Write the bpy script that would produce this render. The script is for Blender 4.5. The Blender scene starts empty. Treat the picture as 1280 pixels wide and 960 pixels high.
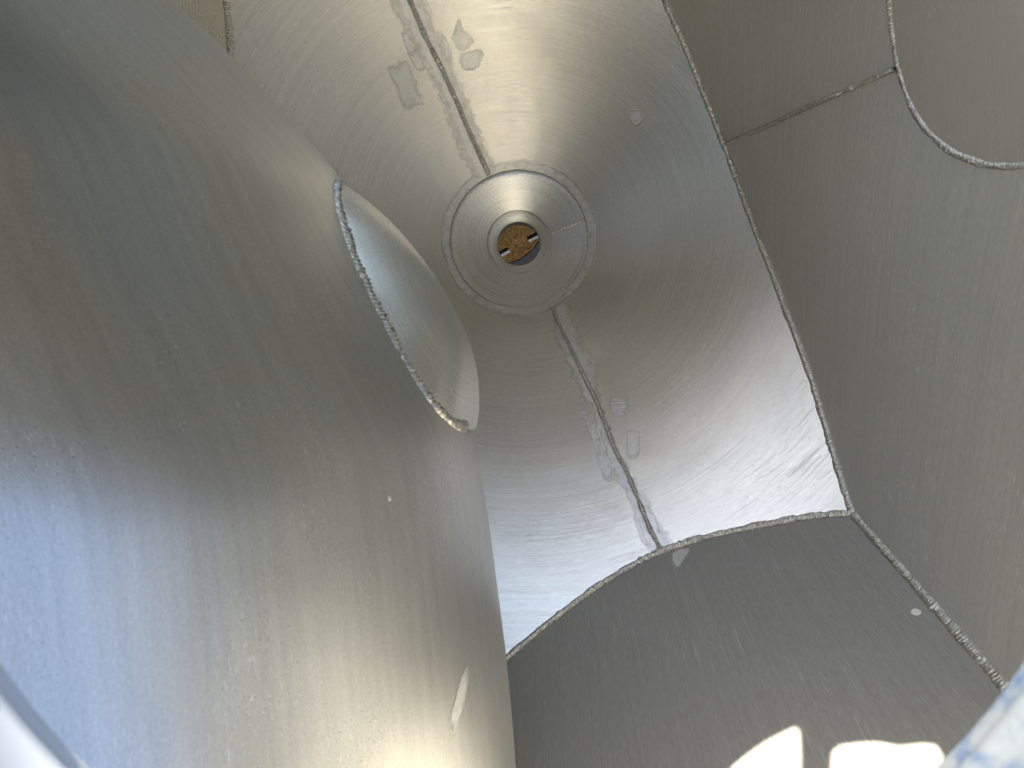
import bpy, bmesh, math, random
import numpy as np
from mathutils import Vector, noise
from mathutils.bvhtree import BVHTree

random.seed(7)
R_ = math.radians
scene = bpy.context.scene
ZC = 3.1            # camera height above the ground
FPX = 961.0         # focal length in pixels of the 1280 x 960 photograph

# ------------------------------------------------------------------ camera, sky, sun, exposure
cam_data = bpy.data.cameras.new('camera')
cam = bpy.data.objects.new('camera', cam_data)
scene.collection.objects.link(cam)
cam.location = (0, 0, ZC)
cam.rotation_euler = (0, 0, 0)
cam_data.sensor_width = 36.0
cam_data.lens = 36.0 * FPX / 1280.0
cam_data.clip_start = 0.02
cam_data.clip_end = 500
cam_data.dof.use_dof = True
cam_data.dof.focus_distance = 1.9
cam_data.dof.aperture_fstop = 9.0
scene.camera = cam

SUN_DIR = Vector((0.582, -0.847, -1.062)).normalized()     # the way the light travels
el = math.asin(-SUN_DIR.z)
rot = math.atan2(-SUN_DIR.x, -SUN_DIR.y)
world = bpy.data.worlds.new('World')
scene.world = world
world.use_nodes = True
wn = world.node_tree.nodes
wl = world.node_tree.links
bg = wn['Background']
sky = wn.new('ShaderNodeTexSky')
sky.sky_type = 'NISHITA'
sky.sun_disc = False
sky.dust_density = 1.4
sky.ozone_density = 0.6
sky.sun_elevation = el
sky.sun_rotation = rot
wl.new(sky.outputs['Color'], bg.inputs['Color'])
bg.inputs['Strength'].default_value = 0.11

sun_data = bpy.data.lights.new('sun', 'SUN')
sun_data.energy = 5.0
sun_data.angle = R_(0.5)
sun_data.color = (1.0, 0.93, 0.79)
sun = bpy.data.objects.new('sun', sun_data)
sun.rotation_euler = SUN_DIR.to_track_quat('-Z', 'Y').to_euler()
scene.collection.objects.link(sun)

scene.view_settings.view_transform = 'Standard'
scene.view_settings.look = 'None'
scene.view_settings.exposure = 2.15
scene.view_settings.gamma = 1.0
scene.cycles.max_bounces = 24
scene.cycles.glossy_bounces = 24
scene.cycles.diffuse_bounces = 8
scene.cycles.use_denoising = True
scene.cycles.blur_glossy = 0.6
scene.cycles.sample_clamp_indirect = 8.0

# ------------------------------------------------------------------ helpers
def W(p):                      # (x, y, depth below the lens) -> world
    return Vector((p[0], p[1], ZC - p[2]))

def ray(u, v):
    return Vector(((u - 640.0) / FPX, (480.0 - v) / FPX, 1.0))

def smooth_line(pts, n):       # Catmull-Rom through points, n samples evenly by chord
    P = [np.array(p, float) for p in pts]
    P = [2 * P[0] - P[1]] + P + [2 * P[-1] - P[-2]]
    out = []
    for i in range(1, len(P) - 2):
        for k in range(24):
            t = k / 24
            a, b, c, d = P[i - 1], P[i], P[i + 1], P[i + 2]
            out.append(0.5 * ((2 * b) + (c - a) * t + (2 * a - 5 * b + 4 * c - d) * t * t + (3 * b - a - 3 * c + d) * t ** 3))
    out.append(P[-2])
    out = np.array(out)
    seg = np.r_[0, np.cumsum(np.linalg.norm(np.diff(out, axis=0), axis=1))]
    s = np.linspace(0, seg[-1], n)
    return np.stack([np.interp(s, seg, out[:, j]) for j in range(out.shape[1])], 1)

def mesh_obj(name, verts, faces, mat, parent=None, uvs=None, smooth=True, label=None, fade=None):
    me = bpy.data.meshes.new(name)
    me.from_pydata([tuple(v) for v in verts], [], faces)
    if uvs is not None:
        uv = me.uv_layers.new(name='metres')
        for lp in me.loops:
            uv.data[lp.index].uv = uvs[lp.vertex_index]
    if smooth:
        me.polygons.foreach_set('use_smooth', [True] * len(me.polygons))
    if fade is not None:
        at = me.attributes.new('fade', 'FLOAT', 'POINT')
        at.data.foreach_set('value', fade)
    me.materials.append(mat)
    me.update()
    o = bpy.data.objects.new(name, me)
    scene.collection.objects.link(o)
    if parent is not None:
        o.parent = parent
    if label:
        o['label'] = label
    return o

def grid_faces(n, m, closed=False):
    f = []
    for i in range(n if closed else n - 1):
        i2 = (i + 1) % n
        for j in range(m - 1):
            f.append((i * m + j, i * m + j + 1, i2 * m + j + 1, i2 * m + j))
    return f

def bvh_of(o):
    me = o.data
    return BVHTree.FromPolygons([v.co.copy() for v in me.vertices], [tuple(p.vertices) for p in me.polygons])

def shoot(bvh, u, v):
    r = ray(u, v)
    d = Vector((r.x, r.y, -1)).normalized()
    loc, nor, idx, dist = bvh.ray_cast(Vector((0, 0, ZC)), d)
    if loc is None:
        return None, None
    if nor.dot(d) > 0:
        nor = -nor
    return loc, nor

def bead(name, pts, nors, width, height, mat, parent, pitch=0.35, jitter=0.45, closed=False, seed=0, wob=0.06, ripple=0.35):
    """A weld bead: half round strip along pts, raised along nors, with the ripples of a stacked-coin weld."""
    rnd = random.Random(seed)
    P = np.array([tuple(p) for p in pts]); N = np.array([tuple(n) for n in nors])
    seg = np.r_[0, np.cumsum(np.linalg.norm(np.diff(P, axis=0), axis=1))]
    L = seg[-1]
    step = width * pitch / 5.0
    n = max(8, int(L / step))
    s = np.linspace(0, L, n)
    P = np.stack([np.interp(s, seg, P[:, k]) for k in range(3)], 1)
    N = np.stack([np.interp(s, seg, N[:, k]) for k in range(3)], 1)
    N /= np.linalg.norm(N, axis=1)[:, None]
    T = np.gradient(P, axis=0); T /= np.linalg.norm(T, axis=1)[:, None]
    S = np.cross(T, N); S /= np.linalg.norm(S, axis=1)[:, None]
    m = 9
    verts, groove_shade = [], []
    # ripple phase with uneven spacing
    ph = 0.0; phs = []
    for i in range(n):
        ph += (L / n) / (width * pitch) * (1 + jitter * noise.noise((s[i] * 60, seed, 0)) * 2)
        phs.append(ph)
    for i in range(n):
        amp = 1 + 0.40 * noise.noise((s[i] / width * 0.45, seed * 3.1, 5)) + 0.25 * noise.noise((s[i] / width * 1.7, seed, 9))
        wv = width * 0.5 * amp
        off = width * wob * noise.noise((s[i] / width * 0.3, seed * 1.7, 2)) 
        for j in range(m):
            a = math.pi * j / (m - 1)
            x = -math.cos(a)
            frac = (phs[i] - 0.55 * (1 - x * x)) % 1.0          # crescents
            rip = ripple * (frac ** 1.5 - 0.4)
            h = height * amp * math.sin(a) * (1 + rip + 0.2 * noise.noise((s[i] / width * 3, j * 0.6, seed)))
            base = -0.12 * height
            groove_shade.append(max(0.0, min(1.0, (0.25 + 0.9 * frac) * (0.45 + 0.75 * math.sin(a)))))  # ripple troughs and bead edges get a darker colour as painted shade
            verts.append(P[i] + S[i] * (x * wv * (1 + 0.10 * rip) + off) + N[i] * (base + h))
    return mesh_obj(name, verts, grid_faces(n, m), mat, parent, fade=groove_shade)

# ------------------------------------------------------------------ materials
def nt(mat):
    mat.use_nodes = True
    return mat.node_tree.nodes, mat.node_tree.links

def add(nodes, kind, **kw):
    n = nodes.new(kind)
    for k, v in kw.items():
        setattr(n, k, v)
    return n

def metal(name, base=(0.70, 0.69, 0.66), rough=0.40, grain=0.10, streak=0.15, streak_scale=(3.0, 160.0, 1.0), streak_rot=0.0,
          speck=0.3, aniso=0.0, gsc=(120, 330, 1), blotch=0.06, fleck=0.0, metallic=1.0, big=0.3, scr=(60.0, 420.0), fade=False, tex=0.30):
    m = bpy.data.materials.new(name)
    n, l = nt(m)
    b = n['Principled BSDF']
    b.inputs['Metallic'].default_value = metallic
    tc = add(n, 'ShaderNodeTexCoord')
    src = tc.outputs['UV']
    mp = add(n, 'ShaderNodeMapping'); mp.inputs['Rotation'].default_value = (0, 0, streak_rot)
    l.new(src, mp.inputs['Vector'])
    mp2 = add(n, 'ShaderNodeMapping'); mp2.inputs['Scale'].default_value = streak_scale
    l.new(mp.outputs[0], mp2.inputs['Vector'])
    # long drawn streaks
    ns = add(n, 'ShaderNodeTexNoise'); ns.inputs['Scale'].default_value = 1.0; ns.inputs['Detail'].default_value = 4.0; ns.inputs['Roughness'].default_value = 0.65
    l.new(mp2.outputs[0], ns.inputs['Vector'])
    # fine grain
    ng = add(n, 'ShaderNodeTexNoise'); ng.inputs['Scale'].default_value = 420.0; ng.inputs['Detail'].default_value = 3.0
    l.new(src, ng.inputs['Vector'])
    # short scratches: stretched cells, only some of them, in patches
    mp3 = add(n, 'ShaderNodeMapping'); mp3.inputs['Scale'].default_value = (scr[0], scr[1], 1.0); mp3.inputs['Rotation'].default_value = (0, 0, 0.15)
    l.new(mp.outputs[0], mp3.inputs['Vector'])
    nd = add(n, 'ShaderNodeTexNoise'); nd.inputs['Scale'].default_value = 1.0; nd.inputs['Detail'].default_value = 2.0
    nd.inputs['Distortion'].default_value = 0.8
    l.new(mp3.outputs[0], nd.inputs['Vector'])
    rs = add(n, 'ShaderNodeMapRange'); rs.inputs[1].default_value = 0.61; rs.inputs[2].default_value = 0.70
    l.new(nd.outputs['Fac'], rs.inputs[0])
    np_ = add(n, 'ShaderNodeTexNoise'); np_.inputs['Scale'].default_value = 5.0; np_.inputs['Detail'].default_value = 3.0
    l.new(src, np_.inputs['Vector'])
    rp = add(n, 'ShaderNodeMapRange'); rp.inputs[1].default_value = 0.42; rp.inputs[2].default_value = 0.66
    l.new(np_.outputs['Fac'], rp.inputs[0])
    sp = add(n, 'ShaderNodeMath', operation='MULTIPLY'); l.new(rs.outputs[0], sp.inputs[0]); l.new(rp.outputs[0], sp.inputs[1])
    # pits: dark flecks
    vz = add(n, 'ShaderNodeTexVoronoi'); vz.inputs['Scale'].default_value = 180.0
    l.new(src, vz.inputs['Vector'])
    vm = add(n, 'ShaderNodeMapRange'); vm.inputs[1].default_value = 0.09; vm.inputs[2].default_value = 0.19; vm.inputs[3].default_value = 1.0; vm.inputs[4].default_value = 0.0
    l.new(vz.outputs['Distance'], vm.inputs[0])
    vp = add(n, 'ShaderNodeMath', operation='MULTIPLY'); l.new(vm.outputs[0], vp.inputs[0]); l.new(rp.outputs[0], vp.inputs[1])
    # rolled-in large blotches
    nb = add(n, 'ShaderNodeTexNoise'); nb.inputs['Scale'].default_value = 2.2; nb.inputs['Detail'].default_value = 5.0
    l.new(src, nb.inputs['Vector'])
    # roughness
    def madd(a, k, c=None, cv=0.0):
        x = add(n, 'ShaderNodeMath', operation='MULTIPLY_ADD'); l.new(a, x.inputs[0]); x.inputs[1].default_value = k
        if c is not None: l.new(c, x.inputs[2])
        else: x.inputs[2].default_value = cv
        return x.outputs[0]
    r0 = madd(nb.outputs['Fac'], blotch * 2, None, rough - blotch)
    r1 = madd(ns.outputs['Fac'], streak * 0.6, r0)
    r1 = madd(ns.outputs['Fac'], 0.0, r1)
    r2 = madd(sp.outputs[0], 0.22 * speck, r1)
    cl = add(n, 'ShaderNodeClamp'); cl.inputs[1].default_value = 0.12; cl.inputs[2].default_value = 0.9
    l.new(r2, cl.inputs[0]); l.new(cl.outputs[0], b.inputs['Roughness'])
    # colour
    mix = add(n, 'ShaderNodeMix', data_type='RGBA'); mix.inputs[6].default_value = (*base, 1)
    mix.inputs[7].default_value = (min(1, base[0] * 1.4), min(1, base[1] * 1.4), min(1, base[2] * 1.45), 1)
    l.new(sp.outputs[0], mix.inputs[0])
    mix2 = add(n, 'ShaderNodeMix', data_type='RGBA'); l.new(mix.outputs[2], mix2.inputs[6])
    mix2.inputs[7].default_value = (base[0] * 0.45, base[1] * 0.43, base[2] * 0.38, 1)
    fk = add(n, 'ShaderNodeMath', operation='MULTIPLY'); l.new(vp.outputs[0], fk.inputs[0]); fk.inputs[1].default_value = fleck
    l.new(fk.outputs[0], mix2.inputs[0])
    # reflectance varies with the drawn grain
    nf = add(n, 'ShaderNodeTexNoise'); nf.inputs['Scale'].default_value = 1.0; nf.inputs['Detail'].default_value = 3.0; nf.inputs['Roughness'].default_value = 0.7
    mp4 = add(n, 'ShaderNodeMapping'); mp4.inputs['Scale'].default_value = gsc
    l.new(mp.outputs[0], mp4.inputs['Vector']); l.new(mp4.outputs[0], nf.inputs['Vector'])
    t1 = add(n, 'ShaderNodeMapRange'); t1.clamp = False
    for k_, v_ in ((1, 0.3), (2, 0.7), (3, 1 - tex), (4, 1 + tex)): t1.inputs[k_].default_value = v_
    l.new(nf.outputs['Fac'], t1.inputs[0])
    t2 = add(n, 'ShaderNodeMapRange'); t2.clamp = False
    for k_, v_ in ((1, 0.3), (2, 0.7), (3, 1 - tex * 0.7), (4, 1 + tex * 0.7)): t2.inputs[k_].default_value = v_
    l.new(ns.outputs['Fac'], t2.inputs[0])
    tm = add(n, 'ShaderNodeMath', operation='MULTIPLY'); l.new(t1.outputs[0], tm.inputs[0]); l.new(t2.outputs[0], tm.inputs[1])
    vs = add(n, 'ShaderNodeVectorMath', operation='SCALE'); l.new(mix2.outputs[2], vs.inputs[0]); l.new(tm.outputs[0], vs.inputs['Scale'])
    mn = add(n, 'ShaderNodeVectorMath', operation='MINIMUM'); l.new(vs.outputs[0], mn.inputs[0]); mn.inputs[1].default_value = (0.97, 0.97, 0.97)
    l.new(mn.outputs[0], b.inputs['Base Color'])
    # bump
    h0 = madd(ng.outputs['Fac'], grain)
    h1 = madd(ns.outputs['Fac'], streak, h0)
    h2 = madd(sp.outputs[0], 0.10 * speck, h1)
    h3 = madd(vp.outputs[0], -0.3 * max(fleck, 0.0), h2)
    bp = add(n, 'ShaderNodeBump'); bp.inputs['Strength'].default_value = 1.0; bp.inputs['Distance'].default_value = 0.0012
    l.new(h3, bp.inputs['Height'])
    # broad hand-formed undulation
    nw = add(n, 'ShaderNodeTexNoise'); nw.inputs['Scale'].default_value = 4.5; nw.inputs['Detail'].default_value = 2.0
    l.new(src, nw.inputs['Vector'])
    bw = add(n, 'ShaderNodeBump'); bw.inputs['Strength'].default_value = 1.0; bw.inputs['Distance'].default_value = 0.01 * big
    l.new(nw.outputs['Fac'], bw.inputs['Height']); l.new(bw.outputs[0], bp.inputs['Normal'])
    l.new(bp.outputs[0], b.inputs['Normal'])
    b.inputs['Anisotropic'].default_value = aniso
    if fade:                       # the rubbed surface thins out raggedly at its margin
        at = add(n, 'ShaderNodeAttribute'); at.attribute_name = 'fade'
        ne = add(n, 'ShaderNodeTexNoise'); ne.inputs['Scale'].default_value = 38.0; ne.inputs['Detail'].default_value = 4.0
        l.new(src, ne.inputs['Vector'])
        x = madd(ne.outputs['Fac'], 0.9, at.outputs['Fac'])
        mr = add(n, 'ShaderNodeMapRange'); mr.inputs[1].default_value = 0.40; mr.inputs[2].default_value = 1.25; mr.inputs[4].default_value = 0.9
        l.new(x, mr.inputs[0]); l.new(mr.outputs[0], b.inputs['Alpha'])
    return m

ALU = (0.80, 0.775, 0.71)
M_cone = metal('spun_aluminium', ALU, 0.29, gsc=(60, 360, 1), tex=0.12, grain=0.10, streak=0.30, streak_scale=(1.6, 130.0, 1.0), speck=1.0, fleck=0.5, big=0.35, scr=(12.0, 420.0))
M_left = metal('rolled_aluminium', (0.67, 0.665, 0.64), 0.40, gsc=(190, 360, 1), tex=0.10, grain=0.08, streak=0.05, streak_scale=(3, 60, 1), speck=1.0, fleck=1.0, big=0.25, scr=(90, 420))
M_side = metal('mill_finish_aluminium', (0.60, 0.59, 0.545), 0.43, gsc=(60, 380, 1), streak_rot=0.5, tex=0.10, grain=0.16, streak=0.08, streak_scale=(2.5, 120, 1), speck=0.15, big=0.25, metallic=0.55)
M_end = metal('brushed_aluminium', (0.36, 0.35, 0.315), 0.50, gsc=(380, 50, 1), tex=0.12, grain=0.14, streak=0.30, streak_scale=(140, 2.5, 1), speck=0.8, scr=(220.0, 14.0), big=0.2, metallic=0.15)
M_port = metal('port_aluminium', (0.55, 0.53, 0.47), 0.44, gsc=(200, 380, 1), tex=0.06, streak=0.05, grain=0.1, metallic=0.55)
M_wall = metal('pale_aluminium', (0.90, 0.84, 0.70), 0.5, metallic=0.05)
M_cap = metal('pressed_aluminium', (0.74, 0.725, 0.68), 0.42, tex=0.12, grain=0.04, streak=0.05, speck=0.1, big=0.15)
M_ring = metal('machined_aluminium', (0.88, 0.86, 0.80), 0.34, grain=0.05, streak=0.10, streak_scale=(2, 200, 1), speck=0.15, big=0.15)
M_grind = metal('ground_aluminium', (0.96, 0.95, 0.91), 0.24, grain=0.10, streak=0.5, streak_scale=(45, 150, 1), gsc=(60, 160, 1), tex=0.16, speck=0.9, big=0.5, metallic=0.55, fade=True)
M_roof = metal('roof_aluminium', (0.88, 0.885, 0.89), 0.5, grain=0.1, metallic=0.15)

def plain_metal(name, base, rough, bump_scale=0, bump=0.0):
    m = bpy.data.materials.new(name)
    n, l = nt(m)
    b = n['Principled BSDF']
    b.inputs['Metallic'].default_value = 1.0
    b.inputs['Base Color'].default_value = (*base, 1)
    b.inputs['Roughness'].default_value = rough
    if bump_scale:
        tc = add(n, 'ShaderNodeTexCoord')
        ng = add(n, 'ShaderNodeTexNoise'); ng.inputs['Scale'].default_value = bump_scale; ng.inputs['Detail'].default_value = 3
        l.new(tc.outputs['Object'], ng.inputs['Vector'])
        bp = add(n, 'ShaderNodeBump'); bp.inputs['Distance'].default_value = bump
        l.new(ng.outputs['Fac'], bp.inputs['Height']); l.new(bp.outputs[0], b.inputs['Normal'])
    return m
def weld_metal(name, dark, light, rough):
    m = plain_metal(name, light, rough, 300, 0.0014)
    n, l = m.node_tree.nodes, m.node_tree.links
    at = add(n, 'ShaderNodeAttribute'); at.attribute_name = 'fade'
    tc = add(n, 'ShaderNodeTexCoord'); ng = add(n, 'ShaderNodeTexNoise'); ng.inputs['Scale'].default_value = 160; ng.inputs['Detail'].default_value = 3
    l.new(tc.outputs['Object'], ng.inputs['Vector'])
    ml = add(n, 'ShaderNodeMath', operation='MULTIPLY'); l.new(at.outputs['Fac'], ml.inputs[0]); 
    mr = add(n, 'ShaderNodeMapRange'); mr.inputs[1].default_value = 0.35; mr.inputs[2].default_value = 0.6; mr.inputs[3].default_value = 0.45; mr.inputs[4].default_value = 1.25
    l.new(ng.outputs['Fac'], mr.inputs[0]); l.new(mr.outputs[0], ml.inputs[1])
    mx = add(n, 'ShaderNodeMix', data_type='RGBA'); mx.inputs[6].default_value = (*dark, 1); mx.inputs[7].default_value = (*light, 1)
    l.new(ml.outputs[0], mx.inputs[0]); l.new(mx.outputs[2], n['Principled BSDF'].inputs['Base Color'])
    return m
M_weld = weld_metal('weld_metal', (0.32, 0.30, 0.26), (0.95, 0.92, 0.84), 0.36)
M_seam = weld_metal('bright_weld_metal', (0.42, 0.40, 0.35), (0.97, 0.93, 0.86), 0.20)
M_pin_lit = plain_metal('lit_pin_steel', (0.9, 0.9, 0.88), 0.4)
M_dull = plain_metal('dull_steel', (0.42, 0.40, 0.36), 0.6)
M_pin_shade = plain_metal('shaded_pin_steel', (0.03, 0.03, 0.03), 0.4)
M_dark = plain_metal('sooted_weld_metal', (0.50, 0.47, 0.41), 0.5, 300, 0.001)

# ------------------------------------------------------------------ the tank
def empty(name, loc):
    o = bpy.data.objects.new(name, None)
    o.empty_display_size = 0.2
    o.location = loc
    scene.collection.objects.link(o)
    return o

tank = empty('tank', (0, 0, 0))
tank['label'] = 'welded bare aluminium bulk tank seen from inside, with a conical hopper and a round outlet'
tank['category'] = 'tank'

AX, AY = 0.0235, 0.475           # hopper axis in plan
D_HOLE, D_RING = 2.60, 2.52
R_RING, R_PIPE, R_RIM = 0.2255, 0.0725, 0.103
D_ROOF = 0.31

CR = np.linspace(0.0, 3.0, 1201)
_t = np.clip((CR - 0.27) / 0.38, 0, 1)
CS = 0.63 + 0.31 * _t * _t * (3 - 2 * _t)          # the cone is spun flatter near its outlet
CH = np.cumsum(CS) * (CR[1] - CR[0])
CH -= np.interp(R_RING, CR, CH)

def cone_d(x, y):
    r = math.hypot(x - AX, y - AY)
    return D_RING - float(np.interp(r, CR, CH))

def cone_hit(u, v):
    q = ray(u, v)
    lo, hi = 0.3, 3.5
    for _ in range(60):
        m = 0.5 * (lo + hi)
        if m < cone_d(q.x * m, q.y * m): lo = m
        else: hi = m
    return Vector((q.x * lo, q.y * lo, lo))

def cone_normal(p):              # p in (x, y, depth); world normal, up and to the axis
    dx, dy = p[0] - AX, p[1] - AY
    r = math.hypot(dx, dy)
    k = float(np.interp(r, CR, CS))
    return Vector((-k * dx / r, -k * dy / r, 1)).normalized()

R_EDGE = [(745, -190), (790, -95), (831, 0), (860, 67), (905, 180), (941, 277), (980, 379), (1009, 457), (1030, 525), (1045, 577), (1066, 642)]
B_EDGE = [(1066, 642), (1010, 647), (950, 658), (905, 667), (867, 676.5), (827, 690), (788, 709), (750, 732.5), (712, 760), (672, 791), (633, 824), (590, 858), (540, 905), (480, 970), (430, 1020)]
W_EDGE = [(430, 1020), (360, 860), (315, 640), (296, 400), (290, 220), (287, 66), (282, 0), (275, -100), (268, -190)]
T_EDGE = [(268, -190), (420, -215), (600, -215), (745, -190)]

edges = {}
for k, pl, n in (('R', R_EDGE, 160), ('B', B_EDGE, 160), ('W', W_EDGE, 120), ('T', T_EDGE, 60)):
    edges[k] = [cone_hit(u, v) for u, v in smooth_line(pl, n)]

loop = sum(edges.values(), [])
th = np.array([math.atan2(p.y - AY, p.x - AX) for p in loop])
rr = np.array([math.hypot(p.y - AY, p.x - AX) for p in loop])
order = np.argsort(th)
th, rr = th[order], rr[order]
th3, rr3 = np.r_[th - 2 * math.pi, th, th + 2 * math.pi], np.r_[rr, rr, rr]

# the hopper cone; its UV runs in metres round the cone (u) and up it (v)
NT, NR = 540, 110
verts, uvs = [], []
for i in range(NT + 1):
    t = math.pi + 2 * math.pi * i / NT          # the UV's cut lies behind the left plate
    rm = float(np.interp((t + math.pi) % (2 * math.pi) - math.pi, th3, rr3)) + 0.012
    for j in range(NR):
        r = R_RING + (rm - R_RING) * j / (NR - 1)
        x, y = AX + r * math.cos(t), AY + r * math.sin(t)
        verts.append(W((x, y, cone_d(x, y))))
        uvs.append(((t - math.pi) * 0.6, r * 1.36))
hopper = mesh_obj('hopper_cone', verts, grid_faces(NT + 1, NR), M_cone, tank, uvs)
bvh_cone = bvh_of(hopper)

def on_cone(poly, n):
    P, N = [], []
    for u, v in smooth_line(poly, n):
        p = cone_hit(u, v)
        P.append(W(p)); N.append(cone_normal(p))
    return P, N

# ------------------------------------------------------------------ plates rising from the hopper's rim
def ruled(name, pts, dirs, mat, d_top=D_ROOF, m=40, under=0.012, bow=0.0):
    verts, uvs = [], []
    s = 0.0
    for i, p in enumerate(pts):
        if i: s += (pts[i] - pts[i - 1]).length
        a = i / (len(pts) - 1)
        dx, dy = dirs(a)
        rise = p.z - (d_top(a) if callable(d_top) else d_top)
        for j in range(m):
            f = j / (m - 1)
            h = -under + f * (rise + under)
            b = bow * math.sin(math.pi * f)
            verts.append(W((p.x + dx * h + b * dx, p.y + dy * h + b * dy, p.z - h)))
            uvs.append((s, h))
    return mesh_obj(name, verts, grid_faces(len(pts), m), mat, tank, uvs)

def lerp_table(tab):
    xs = [t[0] for t in tab]
    return lambda a: tuple(float(np.interp(a, xs, [t[1][k] for t in tab])) for k in (0, 1))

DIR_R = lerp_table([(0, (0.42, 0.02)), (0.42, (0.34, -0.04)), (0.75, (0.16, -0.2)), (1, (0.051, -0.394))])
DIR_B = lerp_table([(0, (0.051, -0.394)), (0.4, (0.0, -0.42)), (1, (0.0, -0.42))])
DIR_W = lerp_table([(0, (0.0, -0.42)), (0.5, (-0.3, 0)), (1, (-0.3, 0.1))])
DIR_T = lerp_table([(0, (-0.3, 0.1)), (0.2, (0, 0.15)), (0.8, (0, 0.15)), (1, (0.42, 0.02))])
side = ruled('side_wall', edges['R'], DIR_R, M_side)
D_SPLIT = 1.1
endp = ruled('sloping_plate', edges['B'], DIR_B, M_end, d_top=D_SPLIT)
bounce_line = []
for i, p in enumerate(edges['B']):
    dx, dy = DIR_B(i / (len(edges['B']) - 1)); h = p.z - D_SPLIT
    bounce_line.append(Vector((p.x + dx * h, p.y + dy * h, D_SPLIT)))
ruled('bounce_plate', bounce_line, DIR_B, M_wall, under=0.0)  # unseen pale plate, added to bounce sun onto the cone
far = ruled('far_wall', edges['W'], DIR_W, M_wall, d_top=lambda a: float(np.interp(a, [0.85, 1.0], [D_ROOF, 1.35])))
top_wall = ruled('end_wall', edges['T'], DIR_T, M_side, d_top=1.35)
bvh_side, bvh_end = bvh_of(side), bvh_of(endp)

# ------------------------------------------------------------------ the rounded plate on the left
SIL = [(60, -170, 1.48), (140, -80, 1.46), (215, 0, 1.44), (285, 66, 1.42), (350, 137, 1.40), (420, 215, 1.385), (462, 296, 1.37), (500, 370, 1.355), (544, 452, 1.34),
       (588, 535, 1.325), (606, 620, 1.31), (620, 720, 1.29), (633, 823, 1.27), (645, 960, 1.25), (654, 1120, 1.23), (658, 1300, 1.21)]
sil = smooth_line(SIL, 150)
RAD = 0.90
verts, uvs = [], []
NA = 64
slen = 0.0
for i in range(len(sil)):
    u, v, d = sil[i]
    S = ray(u, v) * d
    a, b = sil[max(0, i - 1)], sil[min(len(sil) - 1, i + 1)]
    tang = Vector((b[0] - a[0], -(b[1] - a[1]), 0)).normalized()
    n2 = Vector((0.95, float(np.interp(v, [-100, 500, 1000], [0.34, 0.02, -0.14])), 0)).normalized()
    wv = -S.normalized()
    n3 = (n2 - wv * n2.dot(wv)).normalized()          # square to the line of sight
    C = S - n3 * RAD
    if i: slen += (S - prevS).length
    prevS = S.copy()
    row = []
    wfix = Vector((0.05, -0.03, -1)).normalized()
    def across(t0):
        k = min(1.0, max(0.0, t0 / R_(60))); k = k * k * (3 - 2 * k)
        ww = (wv * (1 - k) + wfix * k).normalized()
        rad = RAD if t0 > 0 else 0.22
        return S + rad * ((math.cos(t0) - 1) * n3 + math.sin(t0) * ww)
    for j in range(NA):
        f = j / (NA - 1)
        if f < 0.2:        # straight down at the back
            k = (0.2 - f) / 0.2
            p = S - wv * 1.0 * k - n3 * (0.03 * k + 0.02 * min(1, k * 5))
        elif f < 0.75:
            t0 = R_(65 * (f - 0.2) / 0.55)
            p = across(t0)
        else:
            t0 = R_(65); k = (f - 0.75) / 0.25
            p = across(t0) + (across(t0) - across(t0 - 0.02)).normalized() * 0.75 * k
        row.append(p)
    q = 0.0
    for j, p in enumerate(row):
        if j: q += (p - row[j - 1]).length
        verts.append(W(p)); uvs.append((slen, q))
left = mesh_obj('rounded_plate', verts, grid_faces(len(sil), NA), M_left, tank, uvs)
bvh_left = bvh_of(left)

wall_line = smooth_line([(-1.45, 1.5), (-1.5, 0.5), (-1.45, -0.8), (-1.2, -1.35), (-0.4, -1.5), (1.3, -1.5)], 60)
verts, uvs = [], []
for i, (x, y) in enumerate(wall_line):
    for j in range(12):
        d = D_ROOF + 1.9 * j / 11
        verts.append(W((x, y, d))); uvs.append((i * 0.08, d))
mesh_obj('outer_wall', verts, grid_faces(60, 12), M_side, tank, uvs)

# domed cap on its flank
c0, n0 = shoot(bvh_left, 498, 380)
def dome(name, loop_pts, axis, height, mat, parent, rings=22, power=2.0, knuckle=1.0):
    n = len(loop_pts)
    cen = sum((Vector(p) for p in loop_pts), Vector()) / n
    verts, uvs = [], []
    for i in range(n):
        for j in range(rings):
            f = 1 - j / (rings - 1)
            p = cen.lerp(Vector(loop_pts[i]), f) + axis * height * max(0.0, 1 - f ** power) ** knuckle
            verts.append(p); uvs.append((i / n * 1.5, f * 0.25))
    return mesh_obj(name, verts, grid_faces(n, rings, True), mat, parent, uvs)

cap_axis = Vector((0.886, 0.463, 0.12)).normalized()
CAP_WELD = [(423, 227), (420, 240), (425, 270), (440, 315), (460, 362), (483, 408), (503, 446), (525, 482), (545, 510), (560, 525), (571, 532), (579, 533)]
front, frontn = [], []
for u, v in smooth_line(CAP_WELD, 90):
    loc, nor = shoot(bvh_left, u, v)
    if loc is not None:
        front.append(loc); frontn.append(nor)
chord = (front[-1] - front[0]).normalized()
mnorm = chord.cross(cap_axis).normalized()
def mirror(p, o=None):
    o = front[0] if o is None else o
    return p - 2 * mnorm * (p - o).dot(mnorm)
back = [mirror(p) for p in reversed(front[1:-1])]
backn = [mirror(q, Vector()) for q in reversed(frontn[1:-1])]
ringp, ringn = front + back, frontn + backn
dome('domed_cap', ringp, cap_axis, 0.074, M_cap, left, power=2.0, knuckle=0.9)
bead('weld_bead', front, frontn, 0.0165, 0.0075, M_weld, left, pitch=0.42, seed=3, ripple=0.6)

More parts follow.
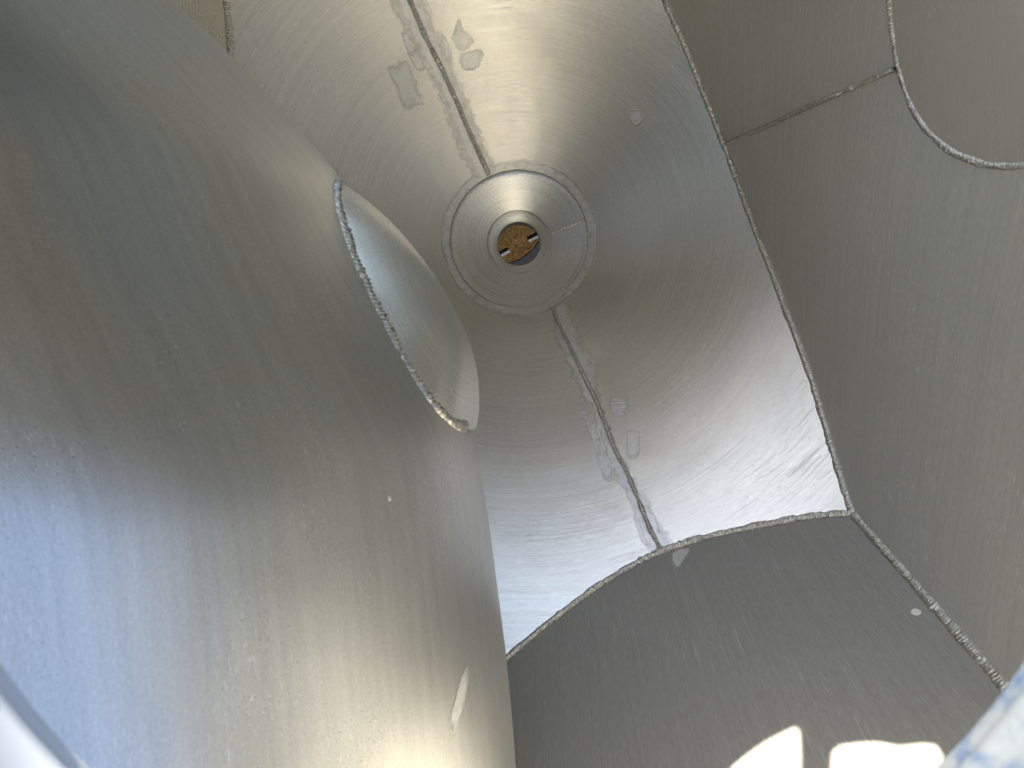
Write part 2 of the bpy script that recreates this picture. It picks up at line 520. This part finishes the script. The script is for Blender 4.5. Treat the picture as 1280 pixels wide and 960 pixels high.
# ------------------------------------------------------------------ weld beads round the hopper
def edge_bead(key, width, height, tilt, parent, seed, mat=M_weld, pitch=0.33):
    P, N = [], []
    for p in edges[key]:
        n = cone_normal(p)
        N.append((n + tilt).normalized()); P.append(W(p) + Vector(n) * 0.003)
    bead('weld_bead', P, N, width, height, mat, parent, pitch=pitch, seed=seed)
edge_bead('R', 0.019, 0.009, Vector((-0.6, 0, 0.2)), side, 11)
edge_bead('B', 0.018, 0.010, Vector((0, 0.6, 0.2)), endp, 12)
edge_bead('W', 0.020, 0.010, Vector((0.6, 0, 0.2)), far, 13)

# corner between side wall and sloping plate
P, N = [], []
p = edges['R'][-1]
for i in range(60):
    h = (p.z - D_ROOF) * i / 59
    P.append(W((p.x + 0.051 * h - 0.002, p.y - 0.394 * h + 0.002, p.z - h))); N.append(Vector((-0.75, 0.6, 0.3)).normalized())
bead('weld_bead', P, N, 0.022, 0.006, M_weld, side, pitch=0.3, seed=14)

# seam across the side wall, and the port on it
def on(bvh, poly, n):
    P, N = [], []
    for u, v in smooth_line(poly, n):
        a, b = shoot(bvh, u, v)
        if a is not None:
            P.append(a); N.append(b)
    return P, N
P, N = on(bvh_side, [(908, 179), (960, 157), (1012, 133), (1070, 108), (1121, 85)], 50)
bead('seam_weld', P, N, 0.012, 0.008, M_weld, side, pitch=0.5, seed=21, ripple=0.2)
PORT = [(1112, -30), (1112, 0), (1115, 35), (1123, 85), (1136, 125), (1155, 158), (1182, 184), (1212, 199), (1245, 207), (1285, 205), (1335, 185), (1380, 130), (1395, 50), (1380, -40),
        (1330, -110), (1255, -150), (1180, -130), (1130, -85), (1112, -30)]
P, N = on(bvh_side, PORT, 200)
if len(P) > 100:
    mean_n = sum(N, Vector()).normalized()
    pl = smooth_line(PORT, 161)[:-1]
    cc = pl.mean(axis=0)
    verts, uvs = [], []
    for q in pl:
        for j in range(14):
            f = 1 - j / 13
            uu, vv = cc + (q - cc) * f
            p, nr = shoot(bvh_side, uu, vv)
            if p is None: p, nr = verts[-1], mean_n
            verts.append(p + mean_n * 0.010 * (1 - f ** 4) + nr * 0.001); uvs.append((p.y, p.z))
    mesh_obj('port_cover', verts, grid_faces(len(pl), 14, True), M_port, side, uvs)
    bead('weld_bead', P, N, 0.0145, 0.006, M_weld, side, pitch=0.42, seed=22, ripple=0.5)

# ------------------------------------------------------------------ outlet
def lathe(name, prof, mat, parent, n=160, wob=0.0, seed=0):
    verts, uvs = [], []
    for i in range(n + 1):
        t = 2 * math.pi * i / n
        s = 0
        for j, (r, d) in enumerate(prof):
            rw = r + wob * noise.noise((math.cos(t) * 3, math.sin(t) * 3, seed + j * 0.1))
            if j: s += math.hypot(prof[j][0] - prof[j - 1][0], prof[j][1] - prof[j - 1][1])
            verts.append(W((AX + rw * math.cos(t), AY + rw * math.sin(t), d)))
            uvs.append((t * 0.2, s))
    return mesh_obj(name, verts, grid_faces(n + 1, len(prof)), mat, parent, uvs)

prof = [(R_RING + 0.002, D_RING + 0.004)]
for k in range(12):
    f = k / 11
    prof.append((R_RING - 0.003 - f * (R_RING - 0.003 - R_RIM), D_RING + 0.0035 + f * 0.058))
outlet = lathe('outlet_cone', prof, M_ring, tank)
sock = [(R_RIM + 0.004, D_RING + 0.056), (R_RIM, D_RING + 0.063), (R_RIM - 0.006, D_RING + 0.068), (R_RIM - 0.016, D_RING + 0.073), (R_PIPE + 0.006, D_RING + 0.078), (R_PIPE + 0.001, D_RING + 0.081), (R_PIPE, D_RING + 0.086), (R_PIPE, D_RING + 0.13), (R_PIPE + 0.008, D_RING + 0.131), (R_PIPE + 0.008, D_RING + 0.075)]
pipe = lathe('outlet_pipe', sock, M_ring, tank)
# weld round the outlet: a flattened band and a dark groove
P = []; N = []
for i in range(241):
    t = 2 * math.pi * i / 240
    r = R_RING + 0.0012 * noise.noise((math.cos(t) * 4, math.sin(t) * 4, 1))
    P.append(W((AX + r * math.cos(t), AY + r * math.sin(t), D_RING - 0.001))); N.append(Vector((0, 0, 1)))
bead('weld_bead', P, N, 0.005, 0.002, M_dark, outlet, pitch=0.8, seed=31)
# its short seam
P = []; N = []
for i in range(30):
    f = i / 29
    a = math.atan2(23, 78); r = R_RIM + 0.006 + f * (R_RING - R_RIM - 0.008)
    P.append(W((AX + r * math.cos(a), AY + r * math.sin(a), D_RING + 0.0035 + 0.058 * (R_RING - 0.003 - r) / (R_RING - 0.003 - R_RIM)))); N.append(Vector((0, 0, 1)))
bead('seam_weld', P, N, 0.009, 0.006, M_weld, outlet, pitch=0.6, seed=32)
# bolts of the valve that reach into the bore
for s in (-1, 1):
    a = math.atan2(24, 46) + (math.pi if s < 0 else 0)
    dirv = Vector((math.cos(a), math.sin(a), 0)); sd = Vector((-dirv.y, dirv.x, 0)) * (1 if s > 0 else -1)
    cz = ZC - (D_RING + 0.112)
    verts = []
    for L_ in (R_PIPE + 0.004, R_PIPE - 0.036):
        for sx, dz in ((0.012, -0.004), (0.012, 0.004), (0.0, 0.004), (-0.008, 0.003), (-0.008, -0.006)):
            verts.append(Vector((AX, AY, cz)) + dirv * L_ + sd * sx + Vector((0, 0, dz)))
    faces = [(k, (k + 1) % 5, 5 + (k + 1) % 5, 5 + k) for k in range(5)] + [(4, 3, 2, 1, 0), (5, 6, 7, 8, 9)]
    o = mesh_obj('pin', verts, faces, M_pin_shade, pipe, smooth=False)
    o.data.materials.append(M_pin_lit)
    for k in (2, 3): o.data.polygons[k].material_index = 1  # light painted on: black body as shade side, bright faces as lit edge

# ------------------------------------------------------------------ seams of the hopper, with ground-off bands and rub marks
def patch(poly, lift=0.0006, n=60, name='grinding_mark', mat=None, rag=0.0, seed=0, bvh=None, parent=None):
    """A thin rubbed skin on a plate with the outline poly (closed, in picture points of the reference)."""
    pl = smooth_line(list(poly) + [poly[0]], n + 1)[:-1]
    c = pl.mean(axis=0)
    verts, uvs, fade = [], [], []
    rings = 10
    for k in range(len(pl)):
        d = pl[k] - c; L = np.linalg.norm(d)
        q = pl[k] + d / max(L, 1e-6) * rag * noise.noise((k * 0.7, seed, 4)) * 2
        for j in range(rings):
            f = 1 - j / (rings - 1)
            uu, vv = c + (q - c) * f
            if bvh is None:
                p = cone_hit(uu, vv); nrm = cone_normal(p); p = W(p)
            else:
                p, nrm = shoot(bvh, uu, vv)
            edge = min(1.0, (1 - f) * 4)
            verts.append(p + nrm * (0.0007 + 0.0003 * noise.noise((p.x * 60, p.y * 60, 7)) * edge))
            uvs.append((p.x, p.y)); fade.append(min(1.0, (1 - f) * 1.9))
    return mesh_obj(name, verts, grid_faces(len(pl), rings, True), mat or M_grind, parent or hopper, uvs, fade=fade)

SEAM1 = [(482, -60), (512, 0), (530, 42), (553, 88), (572, 130), (590, 173), (611, 218)]
SEAM2 = [(691, 384), (700, 408), (716, 440), (731, 472), (748, 508), (768, 560), (783, 590), (800, 630), (812, 660), (827, 689)]
P, N = on_cone(SEAM1, 60)
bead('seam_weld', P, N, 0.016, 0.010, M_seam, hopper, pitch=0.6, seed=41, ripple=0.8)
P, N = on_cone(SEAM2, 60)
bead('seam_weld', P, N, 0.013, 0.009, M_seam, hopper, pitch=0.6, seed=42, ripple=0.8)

def band(seam, wl, wr, name='ground_band', seed=0, rag=3.5, n=110, lift=0.0006):
    """the ground strip along one side of a seam"""
    pl = smooth_line(seam, n)
    T = np.gradient(pl, axis=0); T /= np.linalg.norm(T, axis=1)[:, None]
    S = np.stack([-T[:, 1], T[:, 0]], 1)
    verts, uvs, fade = [], [], []
    m = 16
    for i in range(n):
        a = i / (n - 1)
        L_ = np.interp(a, [t[0] for t in wl], [t[1] for t in wl]) + rag * (noise.noise((i * 0.13, seed, 1)) + 0.7 * noise.noise((i * 0.43, seed, 2)))
        R__ = np.interp(a, [t[0] for t in wr], [t[1] for t in wr]) + rag * (noise.noise((i * 0.13, seed, 8)) + 0.7 * noise.noise((i * 0.43, seed, 9)))
        for j in range(m):
            f = j / (m - 1)
            q = pl[i] + S[i] * (L_ + (R__ - L_) * f)
            p = cone_hit(*q)
            e = min(1.0, 5 * min(f, 1 - f))
            verts.append(W(p) + cone_normal(p) * (0.0007 + 0.0004 * noise.noise((p.x * 45, p.y * 45, seed))))
            uvs.append((p.x, p.y)); fade.append(min(1.0, 2.4 * min(f, 1 - f)))
    return mesh_obj(name, verts, grid_faces(n, m), M_grind, hopper, uvs, fade=fade)
band(SEAM1, [(0, 28), (0.3, 24), (0.6, 20), (0.85, 24), (1, 20)], [(0, -26), (0.3, -20), (0.7, -16), (1, -14)], seed=1)
band(SEAM2, [(0, 3), (0.1, 12), (0.35, 18), (0.42, 8), (0.55, 20), (0.7, 16), (0.8, 12), (1, 14)], [(0, -20), (0.3, -20), (0.4, -5), (0.7, -6), (0.85, -14), (1, -20)], seed=2)
MARKS = [
    [(482, 84), (502, 72), (512, 80), (529, 126), (524, 133), (505, 138), (497, 118), (490, 100)],
    [(562, 48), (573, 22), (580, 36), (592, 48), (590, 58), (576, 66)],
    [(574, 66), (598, 60), (605, 68), (600, 84), (588, 90), (574, 84)],
    [(762, 494), (784, 498), (784, 516), (764, 518), (760, 506)],
    [(782, 535), (798, 538), (801, 560), (796, 574), (784, 572)],
    [(760, 496), (782, 496), (785, 501), (763, 503)], [(761, 506), (783, 505), (785, 511), (764, 513)], [(763, 515), (780, 515), (782, 519), (766, 521)],
    [(724, 514), (733, 512), (742, 530), (735, 534)], [(731, 532), (742, 530), (750, 548), (741, 552)], [(744, 568), (756, 560), (766, 590), (758, 600)],
    [(500, 40), (513, 36), (522, 62), (512, 70)], [(508, 66), (522, 62), (532, 86), (522, 90)], [(551, 40), (560, 52), (566, 76), (556, 72)],
    [(800, 640), (812, 636), (826, 664), (818, 676), (806, 662)], [(790, 642), (799, 652), (812, 682), (802, 678)], [(785, 138), (798, 136), (806, 150), (796, 160), (788, 150)],
    [(726, 520), (738, 512), (752, 540), (772, 600), (764, 608), (752, 596), (742, 556)],
]
for k, mk in enumerate(MARKS):
    patch(mk, seed=k, rag=1.2)
patch([(836, 690), (852, 684), (866, 684), (858, 698), (846, 714), (838, 704)], seed=9, rag=2, bvh=bvh_end, parent=endp)
patch([(584, 828), (586, 850), (578, 885), (572, 905), (566, 925), (560, 905), (566, 880), (574, 850)], seed=12, rag=2, name='scuff', bvh=bvh_left, parent=left)
# ground-off ring round the outlet
verts, uvs, fade = [], [], []
for i in range(181):
    t = 2 * math.pi * i / 180
    for j in range(8):
        f = j / 7
        r = R_RING + 0.001 + f * (0.030 + 0.006 * noise.noise((math.cos(t) * 2, math.sin(t) * 2, 6)))
        x, y = AX + r * math.cos(t), AY + r * math.sin(t)
        verts.append(W((x, y, cone_d(x, y) - 0.0006))); uvs.append((x, y)); fade.append(min(1, 3 * (1 - f)) * (0.75 + 0.25 * noise.noise((math.cos(t) * 3, math.sin(t) * 3, 2))))
mesh_obj('ground_band', verts, grid_faces(181, 8), M_grind, hopper, uvs, fade=fade)

# ------------------------------------------------------------------ roof and manhole over the tank
HC = (0.0, 0.026); HR = 0.25
n = 128
# openings (x0, x1, y0, y1) beyond the picture: made up to let sun in for the warm glows
OPENINGS = [(-0.7, 0.25, -0.8, -0.2), (0.47, 0.75, -0.15, 0.12)]
verts, faces = [], []
for i in range(n):
    t = 2 * math.pi * i / n
    for r in (HR, 0.36):
        verts.append(W((HC[0] + r * math.cos(t), HC[1] + r * math.sin(t), D_ROOF - (0.003 if r > 0.3 else 0))))
faces = grid_faces(n, 2, True)
faces = [f for f in faces if not any(a0 < sum(verts[k].x for k in f) / 4 < a1 and b0 < sum(verts[k].y for k in f) / 4 < b1 for a0, a1, b0, b1 in OPENINGS)]
CELL = 0.05
for ix in range(-84, 84):
    for iy in range(-84, 52):
        x0, y0 = ix * CELL, iy * CELL
        cx, cy = x0 + CELL / 2, y0 + CELL / 2
        if math.hypot(cx - HC[0], cy - HC[1]) < 0.32: continue
        if any(a0 < cx < a1 and b0 < cy < b1 for a0, a1, b0, b1 in OPENINGS): continue
        k = len(verts)
        for q in ((x0, y0), (x0 + CELL, y0), (x0 + CELL, y0 + CELL), (x0, y0 + CELL)):
            verts.append(W((q[0], q[1], D_ROOF - 0.006)))
        faces.append((k, k + 1, k + 2, k + 3))
roof = mesh_obj('roof', verts, faces, M_roof, tank)

y_l = max(p.y for p in edges['T']) + 0.03  # for an added, unseen baffle that hides bright sky from the rounded plate
mesh_obj('sky_baffle', [W((-1.6, y_l, D_ROOF - 0.02)), W((1.6, y_l, D_ROOF - 0.02)), W((1.6, y_l, 0.74)), W((-1.6, y_l, 0.74)),
                      W((-1.6, y_l + 0.02, D_ROOF - 0.02)), W((1.6, y_l + 0.02, D_ROOF - 0.02)), W((1.6, y_l + 0.02, 0.74)), W((-1.6, y_l + 0.02, 0.74))],
         [(0, 1, 2, 3), (4, 7, 6, 5), (3, 2, 6, 7)], M_dull, tank, [(0, 0), (3, 0), (3, 1), (0, 1)] * 2, smooth=False)
mesh_obj('light_screen', [W((-4, 5, 0.5)), W((4, 5, 0.5)), W((4, 5, 3.0)), W((-4, 5, 3.0)), W((-4, 5.05, 0.5)), W((4, 5.05, 0.5)), W((4, 5.05, 3.0)), W((-4, 5.05, 3.0))],
         [(0, 1, 2, 3), (4, 7, 6, 5), (0, 4, 5, 1)], M_dull, tank, [(0, 0), (3, 0), (3, 1), (0, 1)] * 2, smooth=False)  # made-up far screen, out of view, blocks low sky and sunlit ground

M_neck = bpy.data.materials.new('blotched_neck_paint')
n_, l_ = nt(M_neck)
b_ = n_['Principled BSDF']
tc = add(n_, 'ShaderNodeTexCoord')
ng = add(n_, 'ShaderNodeTexNoise'); ng.inputs['Scale'].default_value = 75; ng.inputs['Detail'].default_value = 4; ng.inputs['Roughness'].default_value = 0.6
l_.new(tc.outputs['Object'], ng.inputs['Vector'])
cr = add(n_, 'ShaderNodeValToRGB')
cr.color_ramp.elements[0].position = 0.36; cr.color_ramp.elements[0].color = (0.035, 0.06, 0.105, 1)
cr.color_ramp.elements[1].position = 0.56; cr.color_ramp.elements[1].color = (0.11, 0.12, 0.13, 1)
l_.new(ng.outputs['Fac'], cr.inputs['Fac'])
# blotches on one side only; a darker colour there offsets the sunlight
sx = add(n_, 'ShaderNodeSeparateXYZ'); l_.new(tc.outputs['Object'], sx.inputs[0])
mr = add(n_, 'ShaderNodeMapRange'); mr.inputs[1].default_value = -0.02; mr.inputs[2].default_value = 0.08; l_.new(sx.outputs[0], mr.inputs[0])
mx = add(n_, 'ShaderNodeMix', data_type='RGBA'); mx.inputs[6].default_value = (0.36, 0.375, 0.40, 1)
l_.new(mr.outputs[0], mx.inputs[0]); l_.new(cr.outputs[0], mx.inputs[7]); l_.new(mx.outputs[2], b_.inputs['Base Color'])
b_.inputs['Roughness'].default_value = 0.5
verts = []
for i in range(n):
    t = 2 * math.pi * i / n
    for r, d in ((HR, D_ROOF + 0.002), (HR, D_ROOF - 0.004), (HR, D_ROOF - 0.006), (HR - 0.0015, D_ROOF - 0.009), (HR, D_ROOF - 0.012), (HR, D_ROOF - 0.035), (HR, D_ROOF - 0.040), (HR + 0.03, D_ROOF - 0.045)):
        verts.append(W((HC[0] + r * math.cos(t), HC[1] + r * math.sin(t), d)))
neck = mesh_obj('manhole_neck', verts, grid_faces(n, 8, True), M_neck, tank)

# an unseen blocker, added over the manhole's far edge, that cuts the patch of sun in two
SUN_BLOCKER = [(1001, 972), (1001, 940), (1000, 916), (994, 906), (985, 872), (1080, 850), (1240, 850), (1240, 960), (1182, 962), (1178, 944), (1168, 928), (1148, 927), (1122, 930), (1095, 925), (1070, 926), (1048, 929), (1038, 938), (1036, 972)]
low, high = [], []
for u, v in SUN_BLOCKER:
    p, nr = shoot(bvh_end, u, v)
    p = p - SUN_DIR * ((ZC - 0.258 - p.z) / -SUN_DIR.z)
    low.append(p); high.append(p + Vector((0, 0, 0.006)))
k = len(low)
mesh_obj('sun_blocker', low + high, [tuple(range(k)), tuple(range(2 * k - 1, k - 1, -1))] + [(i, (i + 1) % k, k + (i + 1) % k, k + i) for i in range(k)], M_side, tank, [(0, 0)] * (2 * k), smooth=False)

# ------------------------------------------------------------------ ground under the outlet
M_ground = bpy.data.materials.new('brown_gravel')
n_, l_ = nt(M_ground)
b_ = n_['Principled BSDF']; b_.inputs['Roughness'].default_value = 0.95; b_.inputs['Specular IOR Level'].default_value = 0.05
tc = add(n_, 'ShaderNodeTexCoord')
vo = add(n_, 'ShaderNodeTexVoronoi'); vo.inputs['Scale'].default_value = 190
l_.new(tc.outputs['Object'], vo.inputs['Vector'])
cr = add(n_, 'ShaderNodeValToRGB')
cr.color_ramp.elements[0].color = (0.006, 0.003, 0.001, 1); cr.color_ramp.elements[1].color = (0.040, 0.025, 0.0085, 1)
l_.new(vo.outputs['Color'], cr.inputs['Fac']); l_.new(cr.outputs[0], b_.inputs['Base Color'])
bp = add(n_, 'ShaderNodeBump'); bp.inputs['Distance'].default_value = 0.004
l_.new(vo.outputs['Distance'], bp.inputs['Height']); bp.invert = True; l_.new(bp.outputs[0], b_.inputs['Normal'])
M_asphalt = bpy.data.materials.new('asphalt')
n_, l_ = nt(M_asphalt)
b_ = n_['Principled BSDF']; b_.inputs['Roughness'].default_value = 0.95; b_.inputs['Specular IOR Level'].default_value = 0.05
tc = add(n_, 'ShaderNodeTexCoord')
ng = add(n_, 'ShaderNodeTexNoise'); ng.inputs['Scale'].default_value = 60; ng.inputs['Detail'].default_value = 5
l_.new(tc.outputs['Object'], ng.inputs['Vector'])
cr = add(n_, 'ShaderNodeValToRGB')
cr.color_ramp.elements[0].color = (0.003, 0.0033, 0.0045, 1); cr.color_ramp.elements[1].color = (0.009, 0.010, 0.013, 1)  # kept near black, standing in for shade under the tank
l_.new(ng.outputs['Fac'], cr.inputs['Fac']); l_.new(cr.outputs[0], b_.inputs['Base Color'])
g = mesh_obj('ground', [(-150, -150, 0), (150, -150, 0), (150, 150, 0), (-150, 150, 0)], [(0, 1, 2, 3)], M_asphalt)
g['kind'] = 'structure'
verts, uvs = [], []
for i in range(64):
    t = 2 * math.pi * i / 64
    for j in range(14):
        r = 0.55 * j / 13 * (1 + 0.12 * noise.noise((math.cos(t) * 2, math.sin(t) * 2, 1)))
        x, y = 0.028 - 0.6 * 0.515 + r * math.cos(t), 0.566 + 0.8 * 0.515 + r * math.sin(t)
        verts.append((x, y, 0.004 + 0.05 * (1 - (j / 13) ** 2) + 0.008 * noise.noise((x * 14, y * 14, 2)) * (1 - j / 13)))
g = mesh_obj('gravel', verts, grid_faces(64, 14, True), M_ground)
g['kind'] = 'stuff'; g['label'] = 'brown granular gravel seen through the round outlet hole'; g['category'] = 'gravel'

# pale specks lying on the plates
M_speck = bpy.data.materials.new('pale_grain')
n_, l_ = nt(M_speck)
b_ = n_['Principled BSDF']; b_.inputs['Roughness'].default_value = 0.6
tc = add(n_, 'ShaderNodeTexCoord')
ng = add(n_, 'ShaderNodeTexNoise'); ng.inputs['Scale'].default_value = 300
l_.new(tc.outputs['Object'], ng.inputs['Vector'])
cr = add(n_, 'ShaderNodeValToRGB')
cr.color_ramp.elements[0].color = (0.78, 0.76, 0.68, 1); cr.color_ramp.elements[1].color = (0.92, 0.90, 0.83, 1)
l_.new(ng.outputs['Fac'], cr.inputs['Fac']); l_.new(cr.outputs[0], b_.inputs['Base Color'])
for u, v, bv, size, text in ((487, 623, bvh_left, 3.4, 'tiny bright pale speck on the rounded plate at the left, below the domed cap'),
                             (1145, 765, bvh_end, 5.0, 'small round pale speck on the dark sloping plate, beside the corner weld')):
    p, nr = shoot(bv, u, v)
    size = size * (ray(u, v) * (ZC - p.z)).length / FPX
    t1 = nr.orthogonal().normalized(); t2 = nr.cross(t1)
    verts = []
    for i in range(20):
        a = 2 * math.pi * i / 20
        for j in range(6):
            f = j / 5
            r = size * math.cos(f * math.pi / 2) * (1 + 0.12 * noise.noise((math.cos(a), math.sin(a), u)))
            verts.append((t1 * math.cos(a) + t2 * math.sin(a)) * r + nr * (0.22 * size * math.sin(f * math.pi / 2)))
    o = mesh_obj('speck', verts, grid_faces(20, 6, True), M_speck)
    o.location = p
    o['label'] = text; o['category'] = 'speck'; o['group'] = 'pale specks on the metal'
